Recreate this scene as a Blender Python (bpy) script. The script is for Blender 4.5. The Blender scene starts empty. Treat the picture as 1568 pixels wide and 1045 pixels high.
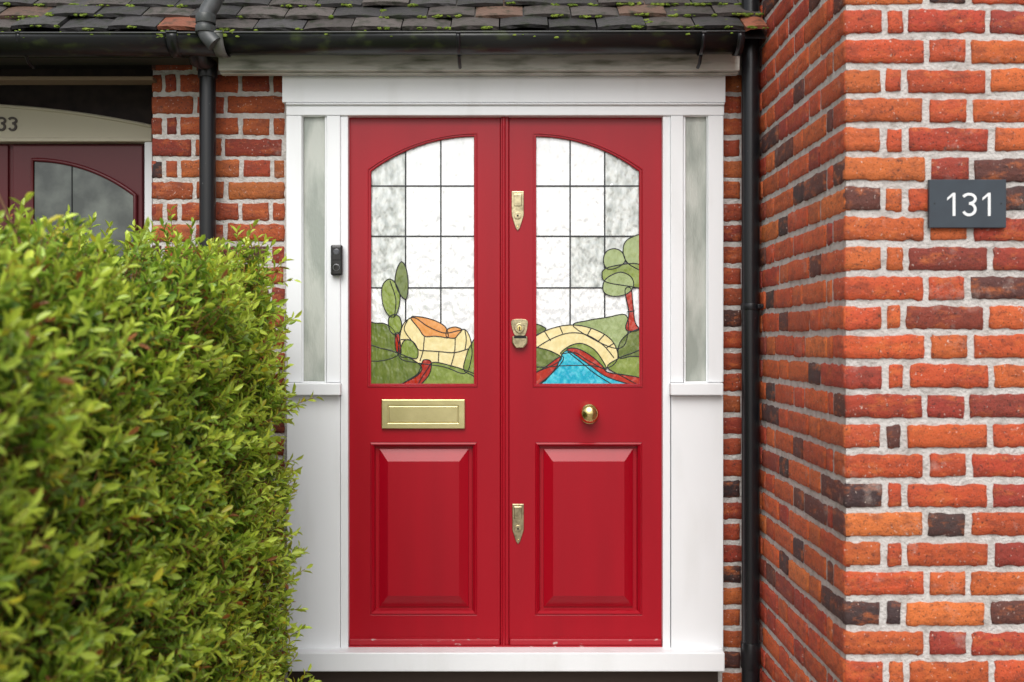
import bpy, bmesh, math, random
import numpy as np
from mathutils import Vector, noise
random.seed(7); rng=np.random.default_rng(7)
sc=bpy.context.scene
F=1548.0; D=3.6; CZ=1.3
def S(y): return F/(D+y)
def X(px,y=0.): return (px-784)/S(y)
def Z(py,y=0.): return CZ+(522.5-py)/S(y)
# ---------------------------------------------------------------- helpers
def link(o,parent=None):
    sc.collection.objects.link(o)
    if parent: o.parent=parent
    return o
def empty(name):
    e=bpy.data.objects.new(name,None); e.empty_display_size=.1; return link(e)
def setmat(o,m): o.data.materials.append(m); return o
def bevel(o,w,seg=2):
    if w>0:
        b=o.modifiers.new('bev','BEVEL'); b.width=w; b.segments=seg; b.limit_method='ANGLE'; b.angle_limit=math.radians(35)
    return o
def box(name,x0,x1,y0,y1,z0,z1,m,parent=None,bv=.002):
    v=[(x,y,z) for x in (x0,x1) for y in (y0,y1) for z in (z0,z1)]
    f=[(0,1,3,2),(4,6,7,5),(0,4,5,1),(2,3,7,6),(0,2,6,4),(1,5,7,3)]
    me=bpy.data.meshes.new(name); me.from_pydata(v,[],f); me.update()
    o=bpy.data.objects.new(name,me); link(o,parent); setmat(o,m); return bevel(o,bv)
def pbox(name,px0,py0,px1,py1,y,th,m,parent=None,bv=.002):
    return box(name,X(px0,y),X(px1,y),y,y+th,Z(py1,y),Z(py0,y),m,parent,bv)
def plate(name,outer,holes,y,th,m,parent=None,bv=.0015):
    bm=bmesh.new(); es=[]
    for loop in [outer]+holes:
        vs=[bm.verts.new((X(a,y),y,Z(b,y))) for a,b in loop]
        for i in range(len(vs)): es.append(bm.edges.new((vs[i],vs[(i+1)%len(vs)])))
    bmesh.ops.triangle_fill(bm,use_beauty=True,edges=es)
    r=bmesh.ops.extrude_face_region(bm,geom=bm.faces[:])
    bmesh.ops.translate(bm,vec=(0,th,0),verts=[g for g in r['geom'] if isinstance(g,bmesh.types.BMVert)])
    bmesh.ops.recalc_face_normals(bm,faces=bm.faces[:])
    me=bpy.data.meshes.new(name); bm.to_mesh(me); bm.free()
    o=bpy.data.objects.new(name,me); link(o,parent); setmat(o,m); return bevel(o,bv)
def bead(name,pts,r,m,parent=None,closed=False,res=3,smooth=False):
    cu=bpy.data.curves.new(name,'CURVE'); cu.dimensions='3D'; cu.bevel_depth=r; cu.bevel_resolution=res; cu.use_fill_caps=True
    sp=cu.splines.new('POLY'); sp.points.add(len(pts)-1)
    for i,p in enumerate(pts): sp.points[i].co=(*p,1)
    sp.use_cyclic_u=closed
    o=bpy.data.objects.new(name,cu); link(o,parent); cu.materials.append(m); return o
def cyl(name,x,y,z,r,h,m,parent=None,axis='Y',seg=32,bv=.001,r2=None):
    bm=bmesh.new(); bmesh.ops.create_cone(bm,cap_ends=True,segments=seg,radius1=r,radius2=r if r2 is None else r2,depth=h)
    me=bpy.data.meshes.new(name); bm.to_mesh(me); bm.free()
    for p in me.polygons: p.use_smooth=len(p.vertices)==4
    o=bpy.data.objects.new(name,me); link(o,parent); setmat(o,m); o.location=(x,y,z)
    if axis=='Y': o.rotation_euler=(math.radians(90),0,0)
    if axis=='X': o.rotation_euler=(0,math.radians(90),0)
    return bevel(o,bv)
def catmull(pts,n=5,closed=True):
    out=[];L=len(pts)
    for i in range(L if closed else L-1):
        if closed: p0,p1,p2,p3=[Vector(pts[(i+k)%L]) for k in (-1,0,1,2)]
        else: p0,p1,p2,p3=[Vector(pts[min(max(i+k,0),L-1)]) for k in (-1,0,1,2)]
        for k in range(n):
            t=k/n
            out.append(tuple(.5*((2*p1)+(p2-p0)*t+(2*p0-5*p1+4*p2-p3)*t*t+(3*p1-p0-3*p2+p3)*t**3)))
    if not closed: out.append(tuple(pts[-1]))
    return out
# ---------------------------------------------------------------- materials
def mat(name,col,rough=.5,metal=0,col2=None,nscale=6,nlo=.4,nhi=.7,bscale=None,bstr=.2,bdist=.002,coat=0,attr=None,spec=.5,detail=6,transl=0,vec=None):
    m=bpy.data.materials.new(name); m.use_nodes=True; nt=m.node_tree; N=nt.nodes; L=nt.links
    p=N['Principled BSDF']; p.inputs['Roughness'].default_value=rough; p.inputs['Metallic'].default_value=metal
    p.inputs['Coat Weight'].default_value=coat; p.inputs['Coat Roughness'].default_value=.08; p.inputs['Specular IOR Level'].default_value=spec
    tc=N.new('ShaderNodeTexCoord'); co=tc.outputs['Object']
    if vec:
        mp=N.new('ShaderNodeMapping'); mp.inputs['Scale'].default_value=vec; L.new(co,mp.inputs[0]); co=mp.outputs[0]
    base=None
    if attr:
        a=N.new('ShaderNodeAttribute'); a.attribute_name=attr; base=a.outputs['Color']
    if col2:
        n=N.new('ShaderNodeTexNoise'); n.inputs['Scale'].default_value=nscale; n.inputs['Detail'].default_value=detail; L.new(co,n.inputs['Vector'])
        r=N.new('ShaderNodeMapRange'); r.inputs[1].default_value=nlo; r.inputs[2].default_value=nhi; L.new(n.outputs[0],r.inputs[0])
        mx=N.new('ShaderNodeMix'); mx.data_type='RGBA'; L.new(r.outputs[0],mx.inputs[0]); mx.inputs[6].default_value=(*col,1); mx.inputs[7].default_value=(*col2,1)
        if base: L.new(base,mx.inputs[6])
        base=mx.outputs[2]
    if base: L.new(base,p.inputs['Base Color'])
    else: p.inputs['Base Color'].default_value=(*col,1)
    if bscale:
        n=N.new('ShaderNodeTexNoise'); n.inputs['Scale'].default_value=bscale; n.inputs['Detail'].default_value=4 if detail>3 else 1; L.new(co,n.inputs['Vector'])
        b=N.new('ShaderNodeBump'); b.inputs['Strength'].default_value=bstr; b.inputs['Distance'].default_value=bdist
        L.new(n.outputs[0],b.inputs['Height']); L.new(b.outputs[0],p.inputs['Normal'])
        if coat: L.new(b.outputs[0],p.inputs['Coat Normal'])
    if transl:
        t=N.new('ShaderNodeBsdfTranslucent'); ms=N.new('ShaderNodeMixShader'); ms.inputs[0].default_value=transl
        if base: L.new(base,t.inputs[0])
        L.new(p.outputs[0],ms.inputs[1]); L.new(t.outputs[0],ms.inputs[2]); L.new(ms.outputs[0],N['Material Output'].inputs[0])
    return m
RED=mat('red_gloss_paint',(.36,.002,.012),.30,col2=(.32,.002,.011),nscale=2,bscale=60,bstr=.06,bdist=.001,vec=(5,1,.6),spec=.38)
REDW=mat('worn_red_paint',(.36,.003,.013),.45,col2=(.55,.40,.38),nscale=45,nlo=.64,nhi=.70,bscale=60,bstr=.2,vec=(.5,1,1))
DRED=mat('dark_red_paint',(.10,.003,.007),.4)
WHITE=mat('white_paint',(.84,.855,.87),.40,col2=(.75,.76,.76),nscale=4,nlo=.52,nhi=.85,bscale=90,bstr=.08,vec=(2.5,1,.5))
WEATH=mat('weathered_cream_paint',(.58,.57,.52),.7,col2=(.16,.17,.12),nscale=14,nlo=.47,nhi=.75,bscale=80,bstr=.3,vec=(.5,1,3))
CREAM=mat('cream_paint',(.55,.50,.38),.6)
LEAD=mat('lead_came',(.03,.032,.035),.45,metal=.4)
BRASS=mat('polished_brass',(.86,.68,.28),.22,metal=1,col2=(.75,.57,.24),nscale=20)
BRASS2=mat('aged_brass',(.62,.53,.33),.3,metal=1,col2=(.32,.27,.17),nscale=60,nlo=.4,nhi=.7,bscale=150,bstr=.2)
BLIT=mat('brushed_brass',(.82,.72,.38),.34,metal=1,col2=(.68,.60,.30),nscale=12,nlo=.35,nhi=.7,bscale=20,bstr=.25)
BLACK=mat('black_plastic',(.008,.008,.010),.3,col2=(.30,.30,.29),nscale=130,nlo=.735,nhi=.76,bscale=9,bstr=.08)
BLACKG=mat('black_glass',(.006,.006,.008),.08)
GUT=mat('gutter_black_paint',(.009,.010,.010),.33,col2=(.045,.06,.018),nscale=22,nlo=.54,nhi=.72,bscale=50,bstr=.25,vec=(.6,1,1))
GREYP=mat('grey_weathered_pipe',(.10,.105,.11),.35,col2=(.025,.03,.025),nscale=12,bscale=60,bstr=.2)
SLATE=mat('slate_plaque',(.036,.048,.062),.5,col2=(.03,.038,.05),nscale=15,bscale=40,bstr=.1)
NUMW=mat('white_lettering',(.8,.8,.8),.5)
DARK=mat('dark_interior',(.012,.010,.010),.8)
def glass(name,c,c2,sc_=35,st=.6,rough=.1,metal=0,nlo=.35,nhi=.7):
    return mat(name,c,rough,metal=metal,col2=c2,nscale=sc_*.9,nlo=nlo,nhi=nhi,bscale=sc_,bstr=st,bdist=.005,coat=.7,detail=2,spec=.6,vec=(1,1,.55))
G_CLEAR=glass('rippled_obscure_glass',(.93,.945,.95),(.76,.785,.79),55,.65,metal=.2,nlo=.50,nhi=.82)  # opaque white colour stands in for light coming through from indoors
G_GREY=glass('rippled_glass_curtain_grey',(.76,.79,.77),(.40,.43,.41),55,.8,metal=.2)  # greyed pane colour, painted in for a curtain behind the glass
G_GREEN=glass('green_stained_glass',(.20,.27,.045),(.28,.36,.08),60,.4)
G_GREEN2=glass('pale_green_stained_glass',(.30,.38,.15),(.37,.46,.20),60,.4)
G_DGREEN=glass('olive_stained_glass',(.115,.165,.032),(.18,.23,.055),60,.4)
G_CREAM=glass('cream_stained_glass',(.88,.76,.40),(.82,.68,.31),60,.35)
G_ORG=glass('amber_stained_glass',(.80,.35,.09),(.72,.28,.07),60,.35)
G_TEAL=glass('turquoise_stained_glass',(.004,.40,.58),(.07,.60,.72),70,.7)
G_RED=glass('red_stained_glass',(.50,.03,.01),(.38,.02,.01),60,.4)
G_SIDE=mat('sidelight_obscure_glass',(.50,.52,.47),.22,col2=(.30,.33,.29),nscale=11,nlo=.4,nhi=.62,bscale=140,bstr=.6,bdist=.002,coat=.5,vec=(1.4,1,.4))

def brickmat(name):
    m=bpy.data.materials.new(name); m.use_nodes=True; nt=m.node_tree; N=nt.nodes; L=nt.links; p=N['Principled BSDF']
    p.inputs['Roughness'].default_value=.66
    tc=N.new('ShaderNodeTexCoord'); co=tc.outputs['Object']
    a=N.new('ShaderNodeAttribute'); a.attribute_name='bcol'
    def nz(s,d,lo,hi,r=.55,vec=None):
        n=N.new('ShaderNodeTexNoise'); n.inputs['Scale'].default_value=s; n.inputs['Detail'].default_value=d; n.inputs['Roughness'].default_value=r
        cc=co
        if vec:
            mp=N.new('ShaderNodeMapping'); mp.inputs['Scale'].default_value=vec; L.new(co,mp.inputs[0]); cc=mp.outputs[0]
        L.new(cc,n.inputs['Vector'])
        q=N.new('ShaderNodeMapRange'); q.inputs[1].default_value=lo; q.inputs[2].default_value=hi; L.new(n.outputs[0],q.inputs[0]); return q.outputs[0]
    def mix(fac,c1,c2,scale=1):
        mx=N.new('ShaderNodeMix'); mx.data_type='RGBA'
        k=N.new('ShaderNodeMath'); k.operation='MULTIPLY'; k.inputs[1].default_value=scale; L.new(fac,k.inputs[0])
        L.new(k.outputs[0],mx.inputs[0]); L.new(c1,mx.inputs[6]); mx.inputs[7].default_value=(*c2,1)
        return mx.outputs[2]
    c=mix(nz(20,8,.47,.68,.72,(1,1,2)),a.outputs['Color'],(.13,.030,.018),.66)
    c=mix(nz(15,7,.52,.68,.7,(1,1,2.2)),c,(.68,.17,.035),.6)
    c=mix(nz(75,6,.58,.68,.7),c,(.045,.018,.015),.8)
    c=mix(nz(200,4,.60,.68),c,(.03,.014,.012),.85)
    c=mix(nz(120,5,.65,.72),c,(.66,.52,.45),.8)
    c=mix(nz(9,6,.60,.74,.7),c,(.58,.46,.40),.4)
    L.new(c,p.inputs['Base Color'])
    n2=N.new('ShaderNodeTexNoise'); n2.inputs['Scale'].default_value=95; n2.inputs['Detail'].default_value=8; n2.inputs['Roughness'].default_value=.7; L.new(co,n2.inputs['Vector'])
    b=N.new('ShaderNodeBump'); b.inputs['Strength'].default_value=1; b.inputs['Distance'].default_value=.006
    L.new(n2.outputs[0],b.inputs['Height']); L.new(b.outputs[0],p.inputs['Normal']); return m
BRICK=brickmat('red_stock_brick')
MORT=mat('lime_mortar',(.60,.565,.535),.9,col2=(.36,.32,.29),nscale=38,nlo=.46,nhi=.78,bscale=120,bstr=1,bdist=.007)
# ---------------------------------------------------------------- brickwork
PAL=[((.60,.112,.025),7),((.54,.082,.022),6),((.45,.052,.022),3.5),((.66,.165,.036),2.2),((.27,.045,.025),1.5),((.12,.040,.03),1.1),((.07,.034,.032),.7)]
HPAL=[((.54,.08,.025),5),((.60,.125,.03),3),((.36,.045,.025),2),((.12,.040,.03),2.0),((.06,.033,.032),1.5)]
def pick(r,pal):
    t=sum(w for _,w in pal); q=r.random()*t
    for c,w in pal:
        q-=w
        if q<=0: break
    k=.88+.24*r.random(); return tuple(min(1,x*k*(.94+.12*r.random())) for x in c)
def bricks(name,org,u,n,width,z0,z1,joint_z,starts,m,parent,seed,course=.0773,bed=.0168,joint=.014,dark=1.,u_off=0.):
    """Flemish bond; org=(x,y) of u=0 on the face plane, n=outward normal"""
    V=[];Fc=[];C=[]
    k0=math.floor((z0-joint_z)/course); k1=math.ceil((z1-joint_z)/course)
    SL,HL,QL=.207,.097,.040
    for k in range(k0,k1):
        zb=joint_z+k*course+bed/2; zt=joint_z+(k+1)*course-bed/2
        r=random.Random(seed*1000+k*7); rc=random.Random(k*31+5)
        seq=['S','H'] if starts(k)=='S' else ['H','Q','S']
        pos=u_off; i=0; first=True; lastt=None
        while pos<width-.01:
            if i<len(seq): t=seq[i]
            else: t='H' if lastt=='S' else 'S'
            lastt=t; i+=1
            w={'S':SL,'H':HL,'Q':QL}[t]; w+=r.uniform(-.004,.004)
            a=pos; b=min(pos+w,width); pos=a+w+joint+r.uniform(-.003,.003)
            if b<=0.01: first=False; continue
            a=max(a,0)
            rr=rc if (first and u_off==0) else r; first=False
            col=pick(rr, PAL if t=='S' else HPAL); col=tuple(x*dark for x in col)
            zo=r.uniform(-.002,.002); prot=r.uniform(-.001,.0018); tilt=r.uniform(-.0015,.0015)
            W=b-a; nu=max(3,int(W/.011))
            us=[0,.0035]+[.0035+(W-.007)*q/nu for q in range(1,nu)]+[W-.0035,W]
            H=zt-zb; vs=[0,.0035,H*.35,H*.65,H-.0035,H]
            b0=len(V); nU=len(us); nV=len(vs); ph=r.uniform(0,100)
            for jv,vv in enumerate(vs):
                for iu,uu in enumerate(us):
                    eu=iu in(0,nU-1); ev=jv in(0,nV-1); d=prot+r.uniform(-.0008,.0008)
                    du=dz=0
                    wob=noise.noise(Vector((uu*38+ph,jv*3.1,k)))*.0045
                    if eu or ev: d-=.0035+r.uniform(0,.0015)
                    if ev: dz=(1 if jv==0 else -1)*(r.uniform(-.0012,.0022)+wob)
                    if eu: du=(1 if iu==0 else -1)*r.uniform(-.001,.0035)
                    if eu and ev: du+=(1 if iu==0 else -1)*.003; dz+=(1 if jv==0 else -1)*.003
                    uu2=a+uu+du; zz=zb+vv+dz+zo+tilt*(uu/W-.5)*2
                    V.append((org[0]+u[0]*uu2+n[0]*d,org[1]+u[1]*uu2+n[1]*d,zz)); C.append(col)
            for jv in range(nV-1):
                for iu in range(nU-1):
                    p=b0+jv*nU+iu; Fc.append((p,p+1,p+nU+1,p+nU))
            ring=[b0+i2 for i2 in range(nU)]+[b0+j*nU+nU-1 for j in range(1,nV)]+[b0+(nV-1)*nU+i2 for i2 in range(nU-2,-1,-1)]+[b0+j*nU for j in range(nV-2,0,-1)]
            s0=len(V)
            for q in ring:
                x,y,z=V[q]; V.append((x-n[0]*.012,y-n[1]*.012,z)); C.append(col)
            for q in range(len(ring)):
                q2=(q+1)%len(ring); Fc.append((ring[q],s0+q,s0+q2,ring[q2]))
    me=bpy.data.meshes.new(name); me.from_pydata(V,[],Fc); me.update()
    at=me.color_attributes.new('bcol','FLOAT_COLOR','POINT'); at.data.foreach_set('color',np.array([(*c,1) for c in C],dtype=np.float32).ravel())
    bm=bmesh.new(); bm.from_mesh(me); bmesh.ops.recalc_face_normals(bm,faces=bm.faces[:]); bm.to_mesh(me); bm.free()
    me.polygons.foreach_set('use_smooth',[True]*len(me.polygons))
    o=bpy.data.objects.new(name,me); link(o,parent); setmat(o,m); return o

house=empty('brick_house')
WX=.868; WY=-.963; jz=CZ+(522.5-600)/587.
even=lambda k:'S' if k%2==0 else 'H'
odd=lambda k:'H' if k%2==0 else 'S'
bricks('bay_front_bricks',(WX,WY),(1,0),(0,-1),2.0,.0,3.6,jz,odd,BRICK,house,1)
bricks('bay_side_bricks',(WX,WY),(0,1),(-1,0),.99,.0,3.6,jz,even,BRICK,house,2)
box('bay_mortar_core',WX+.0052,3.6,WY+.0052,2.0,-.1,4.6,MORT,house,0)
jl=Z(308,.02)
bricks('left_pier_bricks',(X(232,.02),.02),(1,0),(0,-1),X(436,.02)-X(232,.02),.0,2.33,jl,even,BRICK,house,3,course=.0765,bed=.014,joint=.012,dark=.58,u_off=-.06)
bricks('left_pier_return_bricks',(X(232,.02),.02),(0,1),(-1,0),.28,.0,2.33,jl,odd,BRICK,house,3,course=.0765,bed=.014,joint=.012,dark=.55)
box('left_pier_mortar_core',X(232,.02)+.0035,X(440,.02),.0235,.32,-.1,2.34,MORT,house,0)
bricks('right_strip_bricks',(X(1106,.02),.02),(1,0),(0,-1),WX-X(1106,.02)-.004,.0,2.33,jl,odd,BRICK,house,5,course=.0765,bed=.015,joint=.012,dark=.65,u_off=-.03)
box('right_strip_mortar_core',X(1100,.02),WX+.0045-.001,.0235,.32,-.1,2.34,MORT,house,0)
box('back_wall',-4.2,WX,.34,.5,-.1,2.9,DARK,house,0)
PEB=mat('pebbledash_render',(.5,.48,.43),.9,bscale=90,bstr=1,bdist=.01)
box('upper_wall',-4.2,WX,1.0,1.2,2.9,5.0,PEB,house,0)
box('plinth_below_sill',X(436),X(1108),.03,.3,-.1,Z(1029),mat('dark_plinth_brick',(.07,.045,.035),.8,bscale=60,bstr=.5),house,.002)

# ---------------------------------------------------------------- white door surround
fr=empty('door_frame')
yF=-.035
pbox('head_board',432,116,1111,157,-.040,.10,WHITE,fr,.002)
pbox('head_drip_mould',437,157.4,1110,160.5,-.045,.10,WHITE,fr,.003)
pbox('head_rail',438,161.2,1109,177,-.035,.08,WHITE,fr,.003)
for s,(a,b,g0,g1,c,dd,j0,j1) in {'left':(438,462,462,500,500,521,521.4,533),'right':(1084.3,1108,1047,1084,1027,1046.5,1015,1026.6)}.items():
    pbox(s+'_outer_stile',a,177.4,b,586,yF,.07,WHITE,fr,.003)
    pbox(s+'_mullion',c,177.4,dd,586,yF,.07,WHITE,fr,.003)
    pbox(s+'_jamb',j0,177.4,j1,999,yF+.008,.07,WHITE,fr,.003)
    lo,hi=(438,521) if s=='left' else (1027,1108)
    pbox(s+'_sidelight_sill',lo,587,hi,606,yF-.028,.09,WHITE,fr,.004)
    pbox(s+'_lower_panel',lo+1,606.5,hi-.4,999,yF+.004,.06,WHITE,fr,.002)
    pbox(s+'_sidelight_glass',g0-5,172,g1+5,592,-.012,.006,G_SIDE,fr,0)
    yb=-.018
    bead(s+'_glazing_bead',[(X(g0+1,yb),yb,Z(178,yb)),(X(g1-1,yb),yb,Z(178,yb)),(X(g1-1,yb),yb,Z(586,yb)),(X(g0+1,yb),yb,Z(586,yb))],.006,WHITE,fr,True)
pbox('threshold_sill',440,1000,1110,1029,-.085,.14,WHITE,fr,.004)
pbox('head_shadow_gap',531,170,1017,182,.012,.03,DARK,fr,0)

# ---------------------------------------------------------------- double door
door=empty('front_door')
def arch(xs,xa,ys,ya,yb,n=22):
    R=((xs-xa)**2+(ys-ya)**2)/(2*(ys-ya)); cy=ya+R
    pts=[(xs+(xa-xs)*i/n,0) for i in range(n+1)]
    pts=[(x,cy-math.sqrt(R*R-(x-xa)**2)) for x,_ in pts]
    return pts+[(xa,yb),(xs,yb)]
def leaf(tag,x0,x1,gs,ga,p0,p1):
    op=arch(gs,ga,262,208,589)
    pan=[(p0,678),(p1,678),(p1,942),(p0,942)]
    plate(tag+'_leaf',[(x0,178.5),(x1,178.5),(x1,989),(x0,989)],[op,pan],0,.045,RED,door,.0018)
    for dy,off,r in((.004,0,.0042),(-.001,-3.2,.0026)):
        pts=list(op)
        sg=1 if ga>gs else -1
        if off: pts=arch(gs+off*sg,ga-off*sg,262+off*.7,208+off,589-off)
        bead(tag+'_glazing_mould',[(X(a,dy),dy,Z(b,dy)) for a,b in pts],r,RED,door,True,4)
    steps=[(0,0,.0),(2.5,2.5,-.004),(6,6,.006),(7,7,.024),(12.5,10,.024),(13,10.5,.019),(26,28,.0015),(27,29,.0)]
    V=[];Fc=[]
    for k,(ix,iy,dy) in enumerate(steps):
        for a,b in((p0+ix,678+iy),(p1-ix,678+iy),(p1-ix,942-iy),(p0+ix,942-iy)): V.append((X(a,0),dy,Z(b,0)))
        if k:
            for q in range(4):
                q2=(q+1)%4; Fc.append((4*(k-1)+q,4*(k-1)+q2,4*k+q2,4*k+q))
    Fc.append(tuple(range(4*(len(steps)-1),4*len(steps))))
    me=bpy.data.meshes.new(tag+'_fielded_panel'); me.from_pydata(V,[],Fc); me.update()
    bm=bmesh.new(); bm.from_mesh(me); bmesh.ops.recalc_face_normals(bm,faces=bm.faces[:]); bm.to_mesh(me); bm.free()
    o=bpy.data.objects.new(tag+'_fielded_panel',me); link(o,door); setmat(o,RED)
    pbox(tag+'_weather_bar',x0+1,979,x1-1,989,-.016,.02,REDW,door,.004)
    yg=.013
    lo,hi=min(gs,ga),max(gs,ga)
    c1,c2=(621,675) if tag=='left' else (873,926)
    xs=[lo-6,c1,c2,hi+6]; ys=[200,285,362,441,594]
    for i in range(3):
        for j in range(4):
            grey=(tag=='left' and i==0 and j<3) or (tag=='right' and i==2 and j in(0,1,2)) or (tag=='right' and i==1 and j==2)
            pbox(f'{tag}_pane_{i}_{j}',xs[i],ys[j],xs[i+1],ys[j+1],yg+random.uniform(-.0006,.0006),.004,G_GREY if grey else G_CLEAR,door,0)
    for x in(c1,c2): pbox(tag+'_lead_v',x-1.1,200,x+1.1,594,yg-.0025,.003,LEAD,door,.0008)
    for y in(285,362,441): pbox(tag+'_lead_h',lo-6,y-1.1,hi+6,y+1.1,yg-.0030,.003,LEAD,door,.0008)
leaf('left',533.5,766,567,727,567,730)
leaf('right',779.5,1014.5,980,820,820,983)
pbox('astragal_base',766.4,178.5,779,989,-.008,.03,RED,door,.003)
bead('astragal_bead',[(X(771.5,-.008),-.008,Z(180,-.008)),(X(771.5,-.008),-.008,Z(988,-.008))],.0065,RED,door,False,4)
pbox('meeting_gap',778,178.5,780,989,.006,.02,DARK,door,0)
pbox('red_threshold',534,989.5,1014,994,-.02,.05,REDW,door,.002)
lay=[0]; YG=.0092
def piece(name,pts,m,n=5,sm=True):
    lay[0]+=1; y=YG-lay[0]*.00012
    pp=catmull(pts,n) if sm else pts
    plate(name,pp,[],y,.003,m,door,0)
    bead(name+'_lead',[(X(a,y),y-.0003,Z(b,y)) for a,b in pp],.0019,LEAD,door,True,1)
def lead(pts):
    y=YG-lay[0]*.00012
    bead('lead_line',[(X(a,y),y-.0006,Z(b,y)) for a,b in catmull(pts,5,False)],.0018,LEAD,door,False,1)
# left landscape
piece('hill_back',[(560,497),(575,495),(592,497),(606,512),(608,545),(560,550)],G_DGREEN)
piece('cream_hill',[(612,548),(612,520),(616,500),(625,489),(636,487),(655,500),(680,510),(700,507),(712,505),(719,515),(722,530),(722,548),(712,572),(680,562),(640,556)],G_CREAM)
piece('amber_hill',[(629,487),(640,485),(660,489),(676,496),(684,504),(686,517),(676,516),(664,515),(650,515),(641,503)],G_ORG)
piece('amber_rock',[(684,516),(684,506),(690,502),(698,501),(707,505),(701,513),(696,518)],G_ORG)
lead([(650,516),(649,526),(648,537),(643,553)]); lead([(614,520),(630,522),(640,535),(648,537)]); lead([(648,537),(672,538.5),(696,540),(718,534)])
lead([(672,538.5),(671,556)]); lead([(697,517),(696,540),(690,562)]); lead([(625,489),(619,505),(632,524)]); lead([(712,506),(714,520),(712,536)])
piece('right_green',[(714,545),(720,530),(732,518),(738,580),(722,574),(710,566)],G_GREEN)
piece('front_green',[(640,592),(655,565),(664,555),(690,560),(715,568),(735,578),(735,598),(660,600)],G_GREEN)
piece('red_path',[(600,600),(622,584),(640,572),(646,556),(650,551),(660,554),(658,572),(645,588),(630,598)],G_RED)
piece('front_hill',[(560,534),(585,534),(610,541),(632,551),(646,563),(638,576),(615,588),(600,600),(560,602)],G_DGREEN)
piece('green_bush',[(613,545),(616,526),(624,520),(634,525),(640,537),(638,549),(625,547)],G_GREEN)
piece('trunk',[(606,511),(611,511),(613,526),(614,541),(607,538),(605,525)],G_RED)
piece('tree_tall',[(615,401),(622,412),(625,436),(622,458),(612,450),(605,432),(608,412)],G_DGREEN)
piece('tree_mid',[(594,428),(604,432),(612,450),(611,470),(604,485),(594,482),(586,465),(585,440)],G_GREEN)
piece('tree_low',[(604,482),(612,486),(615,500),(610,511),(600,510),(595,498),(596,486)],G_GREEN)
lead([(597,430),(606,458),(604,485)])
# right landscape
piece('far_hill',[(878,500),(900,491),(930,486),(957,482),(962,500),(955,530),(930,530)],G_GREEN2)
piece('left_tuft',[(812,497),(824,497),(836,504),(826,511),(812,514)],G_DGREEN)
piece('bridge',[(812,528),(822,514),(845,503),(870,498),(895,500),(920,509),(938,523),(946,542),(942,556),(927,564),(905,560),(870,560),(812,560)],G_CREAM)
lead([(812,540),(835,524),(862,512),(885,510),(905,516),(925,530),(940,548)])
for a,b in(((834,508),(843,522)),((857,500),(862,512)),((905,503),(899,514)),((925,513),(915,524)),((940,526),(928,533))): lead([a,((a[0]+b[0])/2,(a[1]+b[1])/2),b])
piece('left_green',[(812,534),(830,534),(848,540),(860,549),(845,560),(825,568),(812,572)],G_DGREEN)
piece('arch_olive',[(858,542),(872,530),(890,526),(908,534),(920,548),(928,566),(900,552),(880,540)],G_GREEN)
piece('right_bush_low',[(930,562),(945,550),(965,542),(990,538),(990,590),(950,575)],G_GREEN)
piece('right_bush',[(948,548),(948,528),(958,514),(972,506),(990,504),(990,542),(965,546)],G_DGREEN)
piece('red_bank_left',[(812,578),(835,562),(858,546),(862,552),(845,572),(820,592),(812,594)],G_RED)
piece('red_arch',[(868,536),(884,534),(905,545),(922,560),(930,570),(955,574),(982,580),(982,594),(950,594),(915,575),(890,555)],G_RED)
piece('water',[(818,600),(835,583),(852,562),(862,541),(872,538),(890,550),(908,563),(925,575),(945,583),(975,592),(985,602)],G_TEAL)
piece('tree_trunk',[(957,445),(966,442),(969,465),(972,492),(978,505),(962,507),(958,500),(963,480)],G_RED)
lead([(960,478),(972,476)])
piece('crown_right',[(966,364),(990,362),(990,412),(968,408),(956,395),(955,376)],G_GREEN2)
piece('crown_left',[(940,381),(952,386),(957,400),(945,410),(930,412),(924,400),(928,386)],G_GREEN2)
piece('crown_mid',[(926,412),(948,406),(975,404),(990,415),(990,440),(960,438),(928,432),(922,422)],G_GREEN)
piece('crown_low',[(932,424),(950,417),(966,424),(970,438),(960,450),(940,454),(925,448),(924,434)],G_GREEN2)

# ---------------------------------------------------------------- hardware
mb=empty('letterbox')
pbox('outer_plate',584,612,712,657,-.009,.009,BLIT,mb,.002)
plate('raised_rim',[(584.5,612.5),(711.5,612.5),(711.5,656.5),(584.5,656.5)],[[(594,621),(702,621),(702,648.5),(594,648.5)]],-.014,.006,BLIT,mb,.0015)
pbox('flap',595.5,622.5,700.5,647,-.0125,.004,BLIT,mb,.0015)
kn=empty('door_knob')
kx,kz=X(902.5,-.05),Z(633.5,-.05)
cyl('rose',X(902.5,-.004),-.004,Z(635,-.004),.034,.008,BRASS,kn,bv=.003)
cyl('neck',X(902.5,-.02),-.02,Z(634.5,-.02),.013,.035,BRASS,kn)
bm=bmesh.new(); bmesh.ops.create_uvsphere(bm,u_segments=40,v_segments=24,radius=.034)
for v in bm.verts: v.co.y*=.85
me=bpy.data.meshes.new('ball'); bm.to_mesh(me); bm.free()
me.polygons.foreach_set('use_smooth',[True]*len(me.polygons))
o=bpy.data.objects.new('ball',me); link(o,kn); setmat(o,BRASS); o.location=(kx,-.05,kz)
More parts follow.
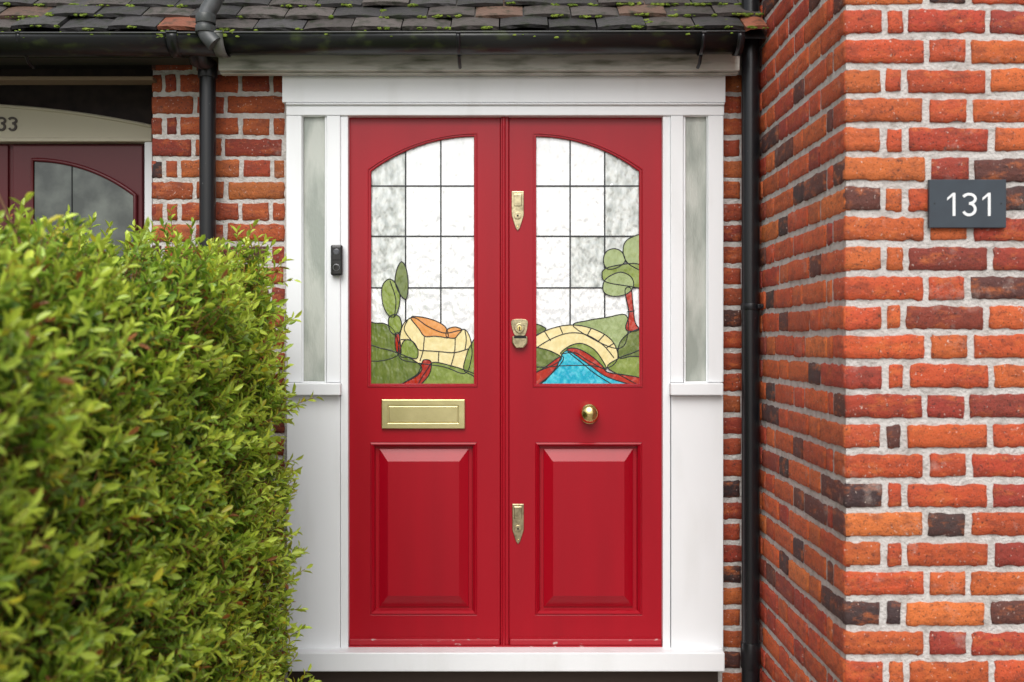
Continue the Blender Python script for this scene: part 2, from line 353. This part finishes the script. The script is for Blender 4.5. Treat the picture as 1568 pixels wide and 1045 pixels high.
def escut(x0,x1,y0,ys,y1):
    e=empty('door_lock'); xm=(x0+x1)/2
    plate('escutcheon',[(x0,y0),(x1,y0),(x1,ys),(xm+3.2,y1-4),(xm,y1),(xm-3.2,y1-4),(x0,ys)],[],-.005,.005,BRASS2,e,.0015)
    cyl('keyhole_cover',X(xm,-.008),-.008,Z(y0+.62*(y1-y0),-.008),.0125,.007,BRASS2,e)
    cyl('keyhole',X(xm,-.0118),-.0118,Z(y0+.62*(y1-y0),-.0118),.0035,.001,DARK,e,bv=0)
    pbox('cover_tab',xm-6,y0+4,xm+6,y0+.38*(y1-y0),-.0085,.004,BRASS2,e,.002)
    for yy in(y0+2.3,y1-6): cyl('screw',X(xm,-.0058),-.0058,Z(yy,-.0058),.0028,.0015,BRASS,e,bv=.0005)
escut(783.5,802,293,330,353.5)
escut(784.5,802,772,812,833.5)
e=empty('door_lock')
plate('rim_plate',catmull([(785,490),(806,490),(807.5,500),(804,513),(796,517),(788,513),(783.5,500)],4),[],-.007,.007,BRASS2,e,.002)
cyl('lock_cylinder',X(795.5,-.012),-.012,Z(503,-.012),.0175,.012,BRASS2,e,bv=.002)
cyl('key_barrel',X(795.5,-.0185),-.0185,Z(503,-.0185),.009,.003,BRASS,e)
pbox('key_slot',794.8,500,796.4,507,-.0204,.0012,DARK,e,0)
plate('pull_lip',[(784,515),(808,515),(808,526),(802,533),(789,533),(784,526)],[],-.024,.022,BRASS2,e,.004)
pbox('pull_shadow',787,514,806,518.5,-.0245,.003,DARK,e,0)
db=empty('video_doorbell')
yb=-.062
pbox('body',506,375,524,422,yb,.028,BLACKG,db,.006)
pbox('face_glass',508,378,522,399,yb-.001,.004,BLACKG,db,.002)
cyl('lens',X(515,yb),yb-.001,Z(386,yb),.009,.005,mat('lens',(.02,.025,.04),.05,coat=1),db)
cyl('lens_ring',X(515,yb),yb-.0002,Z(386,yb),.0115,.004,mat('dark_metal',(.12,.12,.13),.3,metal=1),db)
cyl('button_ring',X(515,yb),yb-.001,Z(410,yb),.0125,.004,mat('dark_metal2',(.2,.2,.21),.3,metal=1),db)
cyl('button',X(515,yb),yb-.002,Z(410,yb),.010,.005,BLACKG,db)

def stroke(name,pts,w,y,th,m,parent):
    n=len(pts); Lf=[];Rt=[]
    for i,p in enumerate(pts):
        a=Vector(pts[max(i-1,0)]); b=Vector(pts[min(i+1,n-1)]); d=(b-a).normalized(); q=Vector((-d.y,d.x))*w/2
        Lf.append((p[0]+q.x,p[1]+q.y)); Rt.append((p[0]-q.x,p[1]-q.y))
    plate(name,Lf+Rt[::-1],[],y,th,m,parent,0)
def three(name,cx,top,bot,wd,w,y,th,m,parent):
    H=bot-top; mid=top+H*.455; p=[]
    c1=top+w/2+(mid-top-w/2)/2; ry1=(mid-top-w/2)/2; rx1=wd*.42
    for a in np.linspace(math.radians(205),math.radians(450),16): p.append((cx+math.cos(a)*rx1,c1+math.sin(a)*ry1))
    q=[]; ry2=(bot-w/2-mid)/2; c2=mid+ry2; rx2=wd*.5-w/2
    for a in np.linspace(math.radians(-90),math.radians(155),18): q.append((cx+math.cos(a)*rx2,c2+math.sin(a)*ry2))
    stroke(name+'_upper',p,w,y,th,m,parent); stroke(name+'_lower',q,w,y-.0004,th,m,parent)
def one(name,xr,top,bot,wd,w,y,th,m,parent):
    plate(name,[(xr-w,bot),(xr,bot),(xr,top),(xr-w*.85,top),(xr-wd,top+wd*.62),(xr-wd,top+wd*.62+w*.95),(xr-w,top+w*1.15)],[],y,th,m,parent,0)
sg=empty('house_number_sign')
ys_=WY-.014
pbox('slate_plate',1423,275,1541,349,ys_,.012,SLATE,sg,.0015)
yn_=ys_-.0012
one('numeral_one',1463,295.5,331,12.5,4.2,yn_,.002,NUMW,sg)
three('numeral_three',1484,295.5,331.5,23,4.2,yn_,.002,NUMW,sg)
one('numeral_one',1517,295.5,331,12.5,4.2,yn_,.002,NUMW,sg)
for px_ in(1431,1533): cyl('fixing',X(px_,ys_),ys_,Z(312,ys_),.002,.002,LEAD,sg,bv=0)

# ---------------------------------------------------------------- gutter, fascia, pipes
gt=empty('rain_gutter')
gy=-.18; gr=.058; gz=Z(58,gy)
def gutter(name,x0,x1,m,parent,dz=0,r=gr,slope=0):
    V=[];Fc=[]; n=14
    for x,s in((x0,0),(x1,1)):
        for k,rr in((0,r),(1,r-.004)):
            for i in range(n+1):
                a=math.pi*i/n; V.append((x,gy-math.cos(a)*rr,gz+dz+slope*s-math.sin(a)*rr*1.0))
    N1=n+1
    for i in range(n):
        Fc.append((i,i+1,2*N1+i+1,2*N1+i)); Fc.append((N1+i,3*N1+i,3*N1+i+1,N1+i+1))
        Fc.append((i,N1+i,N1+i+1,i+1)); Fc.append((2*N1+i,2*N1+i+1,3*N1+i+1,3*N1+i))
    Fc.append((0,2*N1,3*N1,N1)); Fc.append((n,N1+n,3*N1+n,2*N1+n))
    me=bpy.data.meshes.new(name); me.from_pydata(V,[],Fc); me.update()
    bm=bmesh.new(); bm.from_mesh(me); bmesh.ops.recalc_face_normals(bm,faces=bm.faces[:]); bm.to_mesh(me); bm.free()
    for p in me.polygons: p.use_smooth=True
    o=bpy.data.objects.new(name,me); link(o,parent); setmat(o,m)
    bead(name+'_lip',[(x0,gy-r+.002,gz+dz),(x1,gy-r+.002,gz+dz+slope)],.0045,m,parent); return o
gutter('main_trough',X(338,gy),X(1133,gy),GUT,gt,0,gr,.004)
gutter('neighbour_trough',-3.9,X(338,gy)-.003,GUT,gt,-.002,gr+.002)
gutter('end_cap_band',X(1124,gy),X(1134.5,gy),BLACK,gt,.002,gr+.004)
gutter('joint_left',X(264,gy),X(280,gy),GUT,gt,0,gr+.008)
gutter('joint_union',X(332,gy),X(349,gy),mat('grey_union',(.2,.2,.19),.6,col2=(.04,.05,.03),nscale=20),gt,0,gr+.007)
for px_ in(703,1073,40):
    x=X(px_,gy); gutter('bracket_band',x-.007,x+.007,BLACK,gt,0,gr+.003)
    bead('bracket_arm',[(x,gy,gz-gr-.002),(x,gy+.02,gz-gr-.022),(x,-.125,gz-gr-.028)],.006,BLACK,gt)
yf=-.10
box('fascia_board',X(334,yf),X(1133,yf),yf,-.045,Z(108,yf),gz+.01,WEATH,house,.003)
box('fascia_lower_lip',X(334,yf),X(1133,yf),yf+.02,-.047,Z(113,yf+.02),Z(108.5,yf),WEATH,house,.003)
box('wood_wall_plate',-3.9,X(334,yf)-.002,yf+.01,.0,Z(88,yf),gz+.005,mat('dark_old_fascia',(.05,.045,.035),.8),house,.002)
box('neighbour_beam',-3.9,X(234,-.02),-.02,.05,Z(123,-.02),Z(117,-.02),mat('brown_timber',(.20,.14,.085),.7),house,.002)
box('soffit',-3.9,WX-.004,-.04,.33,2.335,2.36,DARK,house,0)

dp=empty('drainpipe')
px_=.833;py_=-.07
bead('pipe',[(px_,py_,-.05),(px_,py_,3.6)],.031,BLACK,dp,res=8)
for zz in(Z(470,py_),2.9): 
    cyl('bracket_collar',px_,py_,zz,.034,.022,BLACK,dp,axis='Z')
    box('bracket_ear',px_+.015,WX+.004,py_-.045,py_-.03,zz-.008,zz+.008,BLACK,dp,.003)
    cyl('bracket_screw',px_+.032,py_-.047,zz,.006,.006,BLACK,dp)
cyl('socket',px_,py_,Z(1003,py_),.034,.09,BLACK,dp,axis='Z')
dp2=empty('drainpipe')
y2=-.04; x2=X(318,y2)
bead('pipe',[(x2,y2,-.05),(x2,y2,Z(100,y2))],.0285,BLACK,dp2,res=8)
cyl('socket',x2,y2,Z(108,y2),.034,.055,BLACK,dp2,axis='Z')
bead('outlet_bend',[(x2,y2,Z(104,y2)),(x2,y2-.02,Z(98,y2)),(x2,gy+.04,gz-.065),(x2,gy+.01,gz-.03)],.03,BLACK,dp2,res=8)
dp3=empty('drainpipe')
yq=-.235
pts=catmull([(333,-140),(331,-20),(327,2),(318,18),(314,32),(314,44),(319,56),(330,68)],5,False)
bead('swan_neck',[(X(a,yq),yq+.0,Z(b,yq)) for a,b in pts],.028,GREYP,dp3,res=8)
cyl('collar_upper',X(315,yq),yq,Z(30,yq),.033,.03,GREYP,dp3,axis='Z')
cyl('collar_lower',X(315,yq),yq,Z(46,yq),.034,.022,GREYP,dp3,axis='Z')

# ---------------------------------------------------------------- roof tiles
TILE=mat('clay_roof_tile',(.1,.08,.07),.55,attr='bcol',col2=(.02,.026,.012),nscale=30,nlo=.5,nhi=.72,bscale=90,bstr=.9,bdist=.004)
MOSS=mat('roof_moss',(.11,.17,.015),.95,col2=(.26,.33,.045),nscale=35,bscale=200,bstr=1,bdist=.004)
pitch=math.radians(41); cu_,su_=math.cos(pitch),math.sin(pitch)
y0=-.165; z0=Z(55,y0)-.004
V=[];Fc=[];C=[]; gauge=.098
def slope(x,v,w): return (x,y0+v*cu_-w*su_,z0+v*su_+w*cu_)
edges=[]; rt=random.Random(41)
for r in range(15):
    x=-4.0+(.082 if r%2 else 0)
    while x<WX-.01:
        w=.160+rt.uniform(-.003,.003)
        xe=min(x+w,WX-.006)
        q=rt.random()
        col=(.085,.072,.066) if q<.5 else (.05,.047,.048) if q<.86 else (.12,.072,.052) if q<.975 else (.30,.10,.055)
        kk=rt.uniform(.7,1.3); col=tuple(c*kk for c in col)
        dv=rt.uniform(-.007,.007); rot=rt.uniform(-.04,.04); lift=rt.uniform(0,.009); ltw=rt.uniform(-.006,.006)
        b0=len(V); nu=5; L=.20
        for side in(0,1):
            for vv in(0,.06,L):
                for i in range(nu+1):
                    t=i/nu; cam=.005*(1-(2*t-1)**2)
                    vj=r*gauge+dv+vv+rot*(t-.5)*w+ (rt.uniform(-.0025,.0025) if vv==0 else 0)
                    ww=.030+lift+ltw*(t-.5)-.13*vv+cam-(.013 if side else 0)
                    V.append(slope(x+(xe-x)*t,vj,ww)); C.append(col)
        n1=nu+1
        for side in(0,1):
            for j in range(2):
                for i in range(nu):
                    p=b0+side*3*n1+j*n1+i; Fc.append((p,p+1,p+n1+1,p+n1))
        for i in range(nu): Fc.append((b0+i,b0+i+1,b0+3*n1+i+1,b0+3*n1+i))
        for i in(0,nu):
            for j in range(2): Fc.append((b0+j*n1+i,b0+(j+1)*n1+i,b0+3*n1+(j+1)*n1+i,b0+3*n1+j*n1+i))
        edges.append((x,xe,r*gauge+dv,lift))
        x+=w+.005
me=bpy.data.meshes.new('roof_tiles'); me.from_pydata(V,[],Fc); me.update()
at=me.color_attributes.new('bcol','FLOAT_COLOR','POINT'); at.data.foreach_set('color',np.array([(*c,1) for c in C],dtype=np.float32).ravel())
bm=bmesh.new(); bm.from_mesh(me); bmesh.ops.recalc_face_normals(bm,faces=bm.faces[:]); bm.to_mesh(me); bm.free()
o=bpy.data.objects.new('roof_tiles',me); link(o,house); setmat(o,TILE)
me=bpy.data.meshes.new('roof_deck'); a=slope(-4,0,-.006);b=slope(WX-.004,0,-.006);c=slope(WX-.004,1.7,-.006);d=slope(-4,1.7,-.006)
me.from_pydata([a,b,c,d],[],[(0,1,2,3)]); o=bpy.data.objects.new('roof_deck',me); link(o,house); setmat(o,DARK)
bm=bmesh.new(); bmesh.ops.create_icosphere(bm,subdivisions=2,radius=1); iv=np.array([v.co[:] for v in bm.verts]); ifc=[[v.index for v in f.verts] for f in bm.faces]; bm.free()
V=[];Fc=[]
def clump(c0,sx,sy,sz):
    b0=len(V); nzv=1+rng.uniform(-.4,.4,len(iv)); pts=iv*nzv[:,None]*np.array([sx,sy,sz])+c0
    V.extend(tuple(p) for p in pts); Fc.extend([b0+i for i in f] for f in ifc)
for x,xe,v,l in edges:
    if x<-2.4 or v>.8: continue
    groups=random.choice([0,1,1,2,3])+(1 if x>.1 else 0)+(2 if x>.45 else 0)
    for g in range(groups):
        cx=random.uniform(x,xe); v0=random.choice([0,0,0,random.uniform(0,.08)])
        for _ in range(random.randint(3,9)):
            xx=min(max(cx+random.gauss(0,.011),x),xe); r_=random.uniform(.0015,.0065)
            clump(np.array(slope(xx,v+v0+random.gauss(-.001,.003),.028+l-.13*v0)),r_*1.5,r_,r_*.8)
for _ in range(70):
    xx=random.choice([random.uniform(-1.8,.75),random.gauss(X(272,gy),.03),random.gauss(X(345,gy),.03)]); r_=random.uniform(.001,.0035)
    an=random.uniform(-.15,.3); clump(np.array((xx,gy-math.cos(an)*(gr+.002),gz-math.sin(an)*gr)),r_*2,r_*.6,r_)
me=bpy.data.meshes.new('roof_moss'); me.from_pydata(V,[],Fc); me.update(); o=bpy.data.objects.new('roof_moss',me); link(o,house); setmat(o,MOSS)

# ---------------------------------------------------------------- neighbour's door
nb=empty('front_door')
yn=.20
ar=[(x,157+abs((x+90)/322)**2*34) for x in list(range(-412,232,14))+[232]]
plate('arched_lintel',[(-412,215)]+ar+[(232,215)],[],yn,.04,CREAM,nb,.002)
bead('lintel_mould',[(X(a,yn),yn-.002,Z(b+3,yn)) for a,b in ar],.006,CREAM,nb)
pbox('lintel_bottom_rail',-412,211,232,217,yn-.015,.05,CREAM,nb,.003)
pbox('arch_brick_above',-412,100,232,200,yn+.045,.04,mat('shaded_brick',(.035,.022,.02),.8,col2=(.015,.01,.01),nscale=20),nb,0)  # brick colour darkened to paint in the shadow above the arch
pbox('frame_post',221,217.5,233,1000,yn-.01,.06,WHITE,nb,.003)
pbox('door_top_rail',-412,217.5,220.5,1000,yn+.03,.04,DRED,nb,.002)
for a,b in((-412,14),(17,220)):
    pbox('door_stile',a+2,222,b-2,1000,yn+.018,.02,DRED,nb,.004)
plate('arched_glass',arch(205,52,300,248,520),[],yn+.010,.01,mat('neighbour_glass',(.05,.06,.055),.1,col2=(.16,.18,.16),nscale=10,coat=.5),nb,0)
yy=yn+.008
bead('glass_mould',[(X(a,yy),yy,Z(b,yy)) for a,b in arch(207,50,299,245,520)],.008,DRED,nb,True)
bead('glass_lead',[(X(110,yy),yy,Z(250,yy)),(X(110,yy),yy,Z(500,yy))],.002,LEAD,nb)
BRZ=mat('dark_bronze',(.05,.035,.025),.5)
for cx in(1.5,18.5): three('numeral_three',cx,179,201,14,3.4,yn-.004,.004,BRZ,nb)
one('numeral_one',-13,179,201,9,3.4,yn-.004,.004,BRZ,nb)

# ---------------------------------------------------------------- ground
GR=mat('concrete_ground',(.24,.235,.225),.9,col2=(.15,.15,.14),nscale=3,bscale=40,bstr=.5)
me=bpy.data.meshes.new('ground'); me.from_pydata([(-150,-150,0),(150,-150,0),(150,150,0),(-150,150,0)],[],[(0,1,2,3)]); o=bpy.data.objects.new('ground',me); link(o); setmat(o,GR)
pv=empty('paved_path')
PV=mat('stone_paving',(.36,.34,.31),.85,col2=(.24,.22,.2),nscale=5,bscale=50,bstr=.4)
for i in range(3):
    for j in range(9):
        box(f'slab_{i}_{j}',-.68+i*.5,-.19+i*.5,-.10-.5*(j+1)+.01,-.10-.5*j,.0,.03,PV,pv,.004)

# ---------------------------------------------------------------- hedge
hg=empty('hedge')
hx0,hx1=-2.3,-.80; hy0,hy1=-2.45,-.27; hz1=1.53
cen=np.array([(hx0+hx1)/2,(hy0+hy1)/2,hz1/2-.2]); hh=np.array([(hx1-hx0)/2,(hy1-hy0)/2,hz1/2+.2]); R=.16
def surf(n):
    fr_=rng.random(n); p=rng.uniform(-1,1,(n,3))*hh
    A=fr_<.68; B=(fr_>=.68)&(fr_<.86); Cc=(fr_>=.86)&(fr_<.94); Dd=fr_>=.94
    p[A,0]=hh[0]; p[B,2]=hh[2]; p[Cc,1]=hh[1]; p[Dd,1]=-hh[1]
    q=np.clip(p,-(hh-R),hh-R); n_=p-q; n_/=np.linalg.norm(n_,axis=1)[:,None]
    return q+n_*R+cen,n_
def bulge(p): 
    return np.array([noise.noise(Vector(a)*2.2)*.08+noise.noise(Vector(a)*6+Vector((5,1,2)))*.10 for a in p])
def warp(P,ref):
    P[:,0]+=.06*(1-ref[:,2]/1.6)
    P[:,2]+=(.075*(ref[:,1]+.75))*np.clip(ref[:,2]/1.5,0,1)
    return P
NS=9600
P0,Nn=surf(NS); keep=P0[:,2]>-.02; P0=P0[keep];Nn=Nn[keep]; n=len(P0)
bl=bulge(P0)
depth=rng.random(n)**1.2*.15
P=warp(P0+Nn*(bl-depth)[:,None],P0)
dirv=Nn*.75+rng.normal(0,.42,(n,3)); dirv[:,2]+=.6; dirv/=np.linalg.norm(dirv,axis=1)[:,None]
Ls=rng.uniform(.05,.12,n); stray=rng.random(n)<.05; Ls[stray]=rng.uniform(.12,.16,stray.sum())
M=12
t=np.linspace(.12,1,M)
def perp(d):
    a=np.cross(d,np.array([.3,.2,1.])); a/=np.linalg.norm(a,axis=1)[:,None]; return a,np.cross(d,a)
e1,e2=perp(dirv)
tt=np.tile(t,(n,1))+rng.uniform(-.03,.03,(n,M))
az=np.arange(M)[None,:]*2.4+rng.uniform(0,6.28,(n,1))+rng.normal(0,.25,(n,M))
tilt=np.radians(78-42*tt+rng.normal(0,11,(n,M)))
rad=e1[:,None,:]*np.cos(az)[...,None]+e2[:,None,:]*np.sin(az)[...,None]
ld=dirv[:,None,:]*np.cos(tilt)[...,None]+rad*np.sin(tilt)[...,None]
side=np.cross(ld,dirv[:,None,:]); side/=np.linalg.norm(side,axis=2)[...,None]+1e-9
up=np.cross(side,ld)
base=P[:,None,:]+dirv[:,None,:]*(tt*Ls[:,None])[...,None]
ln=rng.uniform(.021,.037,(n,M)); wd=ln*rng.uniform(.16,.22,(n,M))
def comb(a,b,c): return base+ld*(ln*a)[...,None]+side*(wd*b)[...,None]+up*(wd*c)[...,None]
verts=np.stack([comb(0,0,0),comb(.33,.9,.45),comb(.68,.85,.4),comb(1,0,-.3),comb(.68,-.85,.4),comb(.33,-.9,.45)],axis=2)
nl=n*M; LV=verts.reshape(-1,3)
idx=np.arange(nl)[:,None]*6
LF=np.concatenate([idx+np.array([0,1,2,3]),idx+np.array([0,3,4,5])],axis=1).reshape(-1)
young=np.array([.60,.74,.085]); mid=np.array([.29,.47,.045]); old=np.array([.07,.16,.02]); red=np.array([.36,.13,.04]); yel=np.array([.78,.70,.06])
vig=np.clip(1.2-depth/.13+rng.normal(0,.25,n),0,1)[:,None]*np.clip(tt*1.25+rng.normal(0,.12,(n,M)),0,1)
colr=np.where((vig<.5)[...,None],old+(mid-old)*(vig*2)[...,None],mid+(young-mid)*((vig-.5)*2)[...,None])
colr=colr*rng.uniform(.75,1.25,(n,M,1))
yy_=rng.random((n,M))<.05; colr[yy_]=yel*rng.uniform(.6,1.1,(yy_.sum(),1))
rr_=rng.random((n,M))<.018; colr[rr_]=red
colr=np.clip(colr,0,.85)
LC=np.repeat(colr.reshape(-1,3),6,axis=0); LC=np.concatenate([LC,np.ones((len(LC),1))],axis=1)
def mesh_quads(name,V,Fl,C,m):
    me=bpy.data.meshes.new(name); me.vertices.add(len(V)); me.vertices.foreach_set('co',V.astype(np.float32).ravel())
    nq=len(Fl)//4; me.loops.add(len(Fl)); me.loops.foreach_set('vertex_index',Fl.astype(np.int32))
    me.polygons.add(nq); me.polygons.foreach_set('loop_start',np.arange(nq,dtype=np.int32)*4); 
    me.update(calc_edges=True); me.validate()
    at=me.color_attributes.new('bcol','FLOAT_COLOR','POINT'); at.data.foreach_set('color',C.astype(np.float32).ravel())
    o=bpy.data.objects.new(name,me); link(o,hg); setmat(o,m); return o
LEAF=mat('hedge_leaf',(.1,.2,.02),.32,attr='bcol',transl=.3,spec=.6)
TWIG=mat('hedge_twig',(.16,.07,.035),.7,attr='bcol')
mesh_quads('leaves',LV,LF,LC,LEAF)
def twigs(A,B,ra,rb,col):
    d=B-A; d/=np.linalg.norm(d,axis=1)[:,None]; a,b=perp(d); vs=[]
    for Pp,r in((A,ra),(B,rb)):
        for k in range(3):
            an=k*2.094; vs.append(Pp+(a*math.cos(an)+b*math.sin(an))*r)
    V=np.stack(vs,axis=1).reshape(-1,3); i=np.arange(len(A))[:,None]*6
    Fl=np.concatenate([i+np.array([k,(k+1)%3,3+(k+1)%3,3+k]) for k in range(3)],axis=1).reshape(-1)
    C=np.repeat(col,6,axis=0); C=np.concatenate([C,np.ones((len(C),1))],axis=1); return V,Fl,C
c1=np.array([.25,.11,.035])*rng.uniform(.5,1.5,(n,1))
a=twigs(P-dirv*.05,P+dirv*Ls[:,None],.0016,.0009,c1)
mesh_quads('sprig_stems',*a,TWIG)
nb_=2000; A0,An=surf(nb_); bA=bulge(A0)
dr=rng.normal(0,.7,(nb_,3)); dr-=An*(np.sum(dr*An,axis=1)[:,None]); dr[:,2]-=.4
B1=warp(A0+An*(bA-.05)[:,None],A0); B2=warp(A0+An*(bA-.16)[:,None]+dr*.16,A0)
a=twigs(B2,B1,.0034,.0014,np.array([.22,.10,.055])*rng.uniform(.5,1.5,(nb_,1)))
mesh_quads('branches',*a,TWIG)
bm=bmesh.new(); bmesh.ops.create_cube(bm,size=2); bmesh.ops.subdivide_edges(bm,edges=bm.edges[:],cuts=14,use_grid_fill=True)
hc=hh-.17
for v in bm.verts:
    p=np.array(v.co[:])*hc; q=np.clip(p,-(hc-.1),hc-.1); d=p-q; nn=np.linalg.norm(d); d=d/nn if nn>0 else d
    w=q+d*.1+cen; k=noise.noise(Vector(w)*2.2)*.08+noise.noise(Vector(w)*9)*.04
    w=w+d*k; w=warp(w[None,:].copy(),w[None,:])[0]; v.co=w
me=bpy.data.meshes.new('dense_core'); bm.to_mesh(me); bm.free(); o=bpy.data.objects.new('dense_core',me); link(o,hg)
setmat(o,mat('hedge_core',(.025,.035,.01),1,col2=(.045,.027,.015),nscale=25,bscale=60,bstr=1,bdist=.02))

# ---------------------------------------------------------------- light & camera
w=bpy.data.worlds.new('World'); sc.world=w; w.use_nodes=True; nt=w.node_tree
sky=nt.nodes.new('ShaderNodeTexSky'); sky.sky_type='NISHITA'; sky.sun_disc=False
EL,AZ=math.radians(46),math.radians(186)
sky.sun_elevation=EL; sky.sun_rotation=AZ; sky.air_density=1.3; sky.dust_density=2.5; sky.ozone_density=1
hs=nt.nodes.new('ShaderNodeHueSaturation'); hs.inputs['Saturation'].default_value=.32
nt.links.new(sky.outputs[0],hs.inputs['Color']); bg=nt.nodes['Background']; nt.links.new(hs.outputs[0],bg.inputs[0]); bg.inputs[1].default_value=.15
sd=bpy.data.lights.new('sun','SUN'); sd.energy=2.25; sd.angle=math.radians(50); sd.color=(1,.985,.96)
so=bpy.data.objects.new('sun',sd); link(so)
to=Vector((math.sin(AZ)*math.cos(EL),math.cos(AZ)*math.cos(EL),math.sin(EL)))
so.rotation_euler=to.to_track_quat('Z','Y').to_euler()
cd=bpy.data.cameras.new('camera'); cam=bpy.data.objects.new('camera',cd); link(cam)
cam.location=(0,-D,CZ); cam.rotation_euler=(math.radians(90),0,0); cd.lens=F/1568*36; cd.sensor_width=36; cd.clip_end=600; cd.clip_start=.02
cd.dof.use_dof=True; cd.dof.focus_distance=3.4; cd.dof.aperture_fstop=2.8
sc.camera=cam
sc.view_settings.view_transform='Standard'; sc.view_settings.look='None'; sc.view_settings.exposure=0
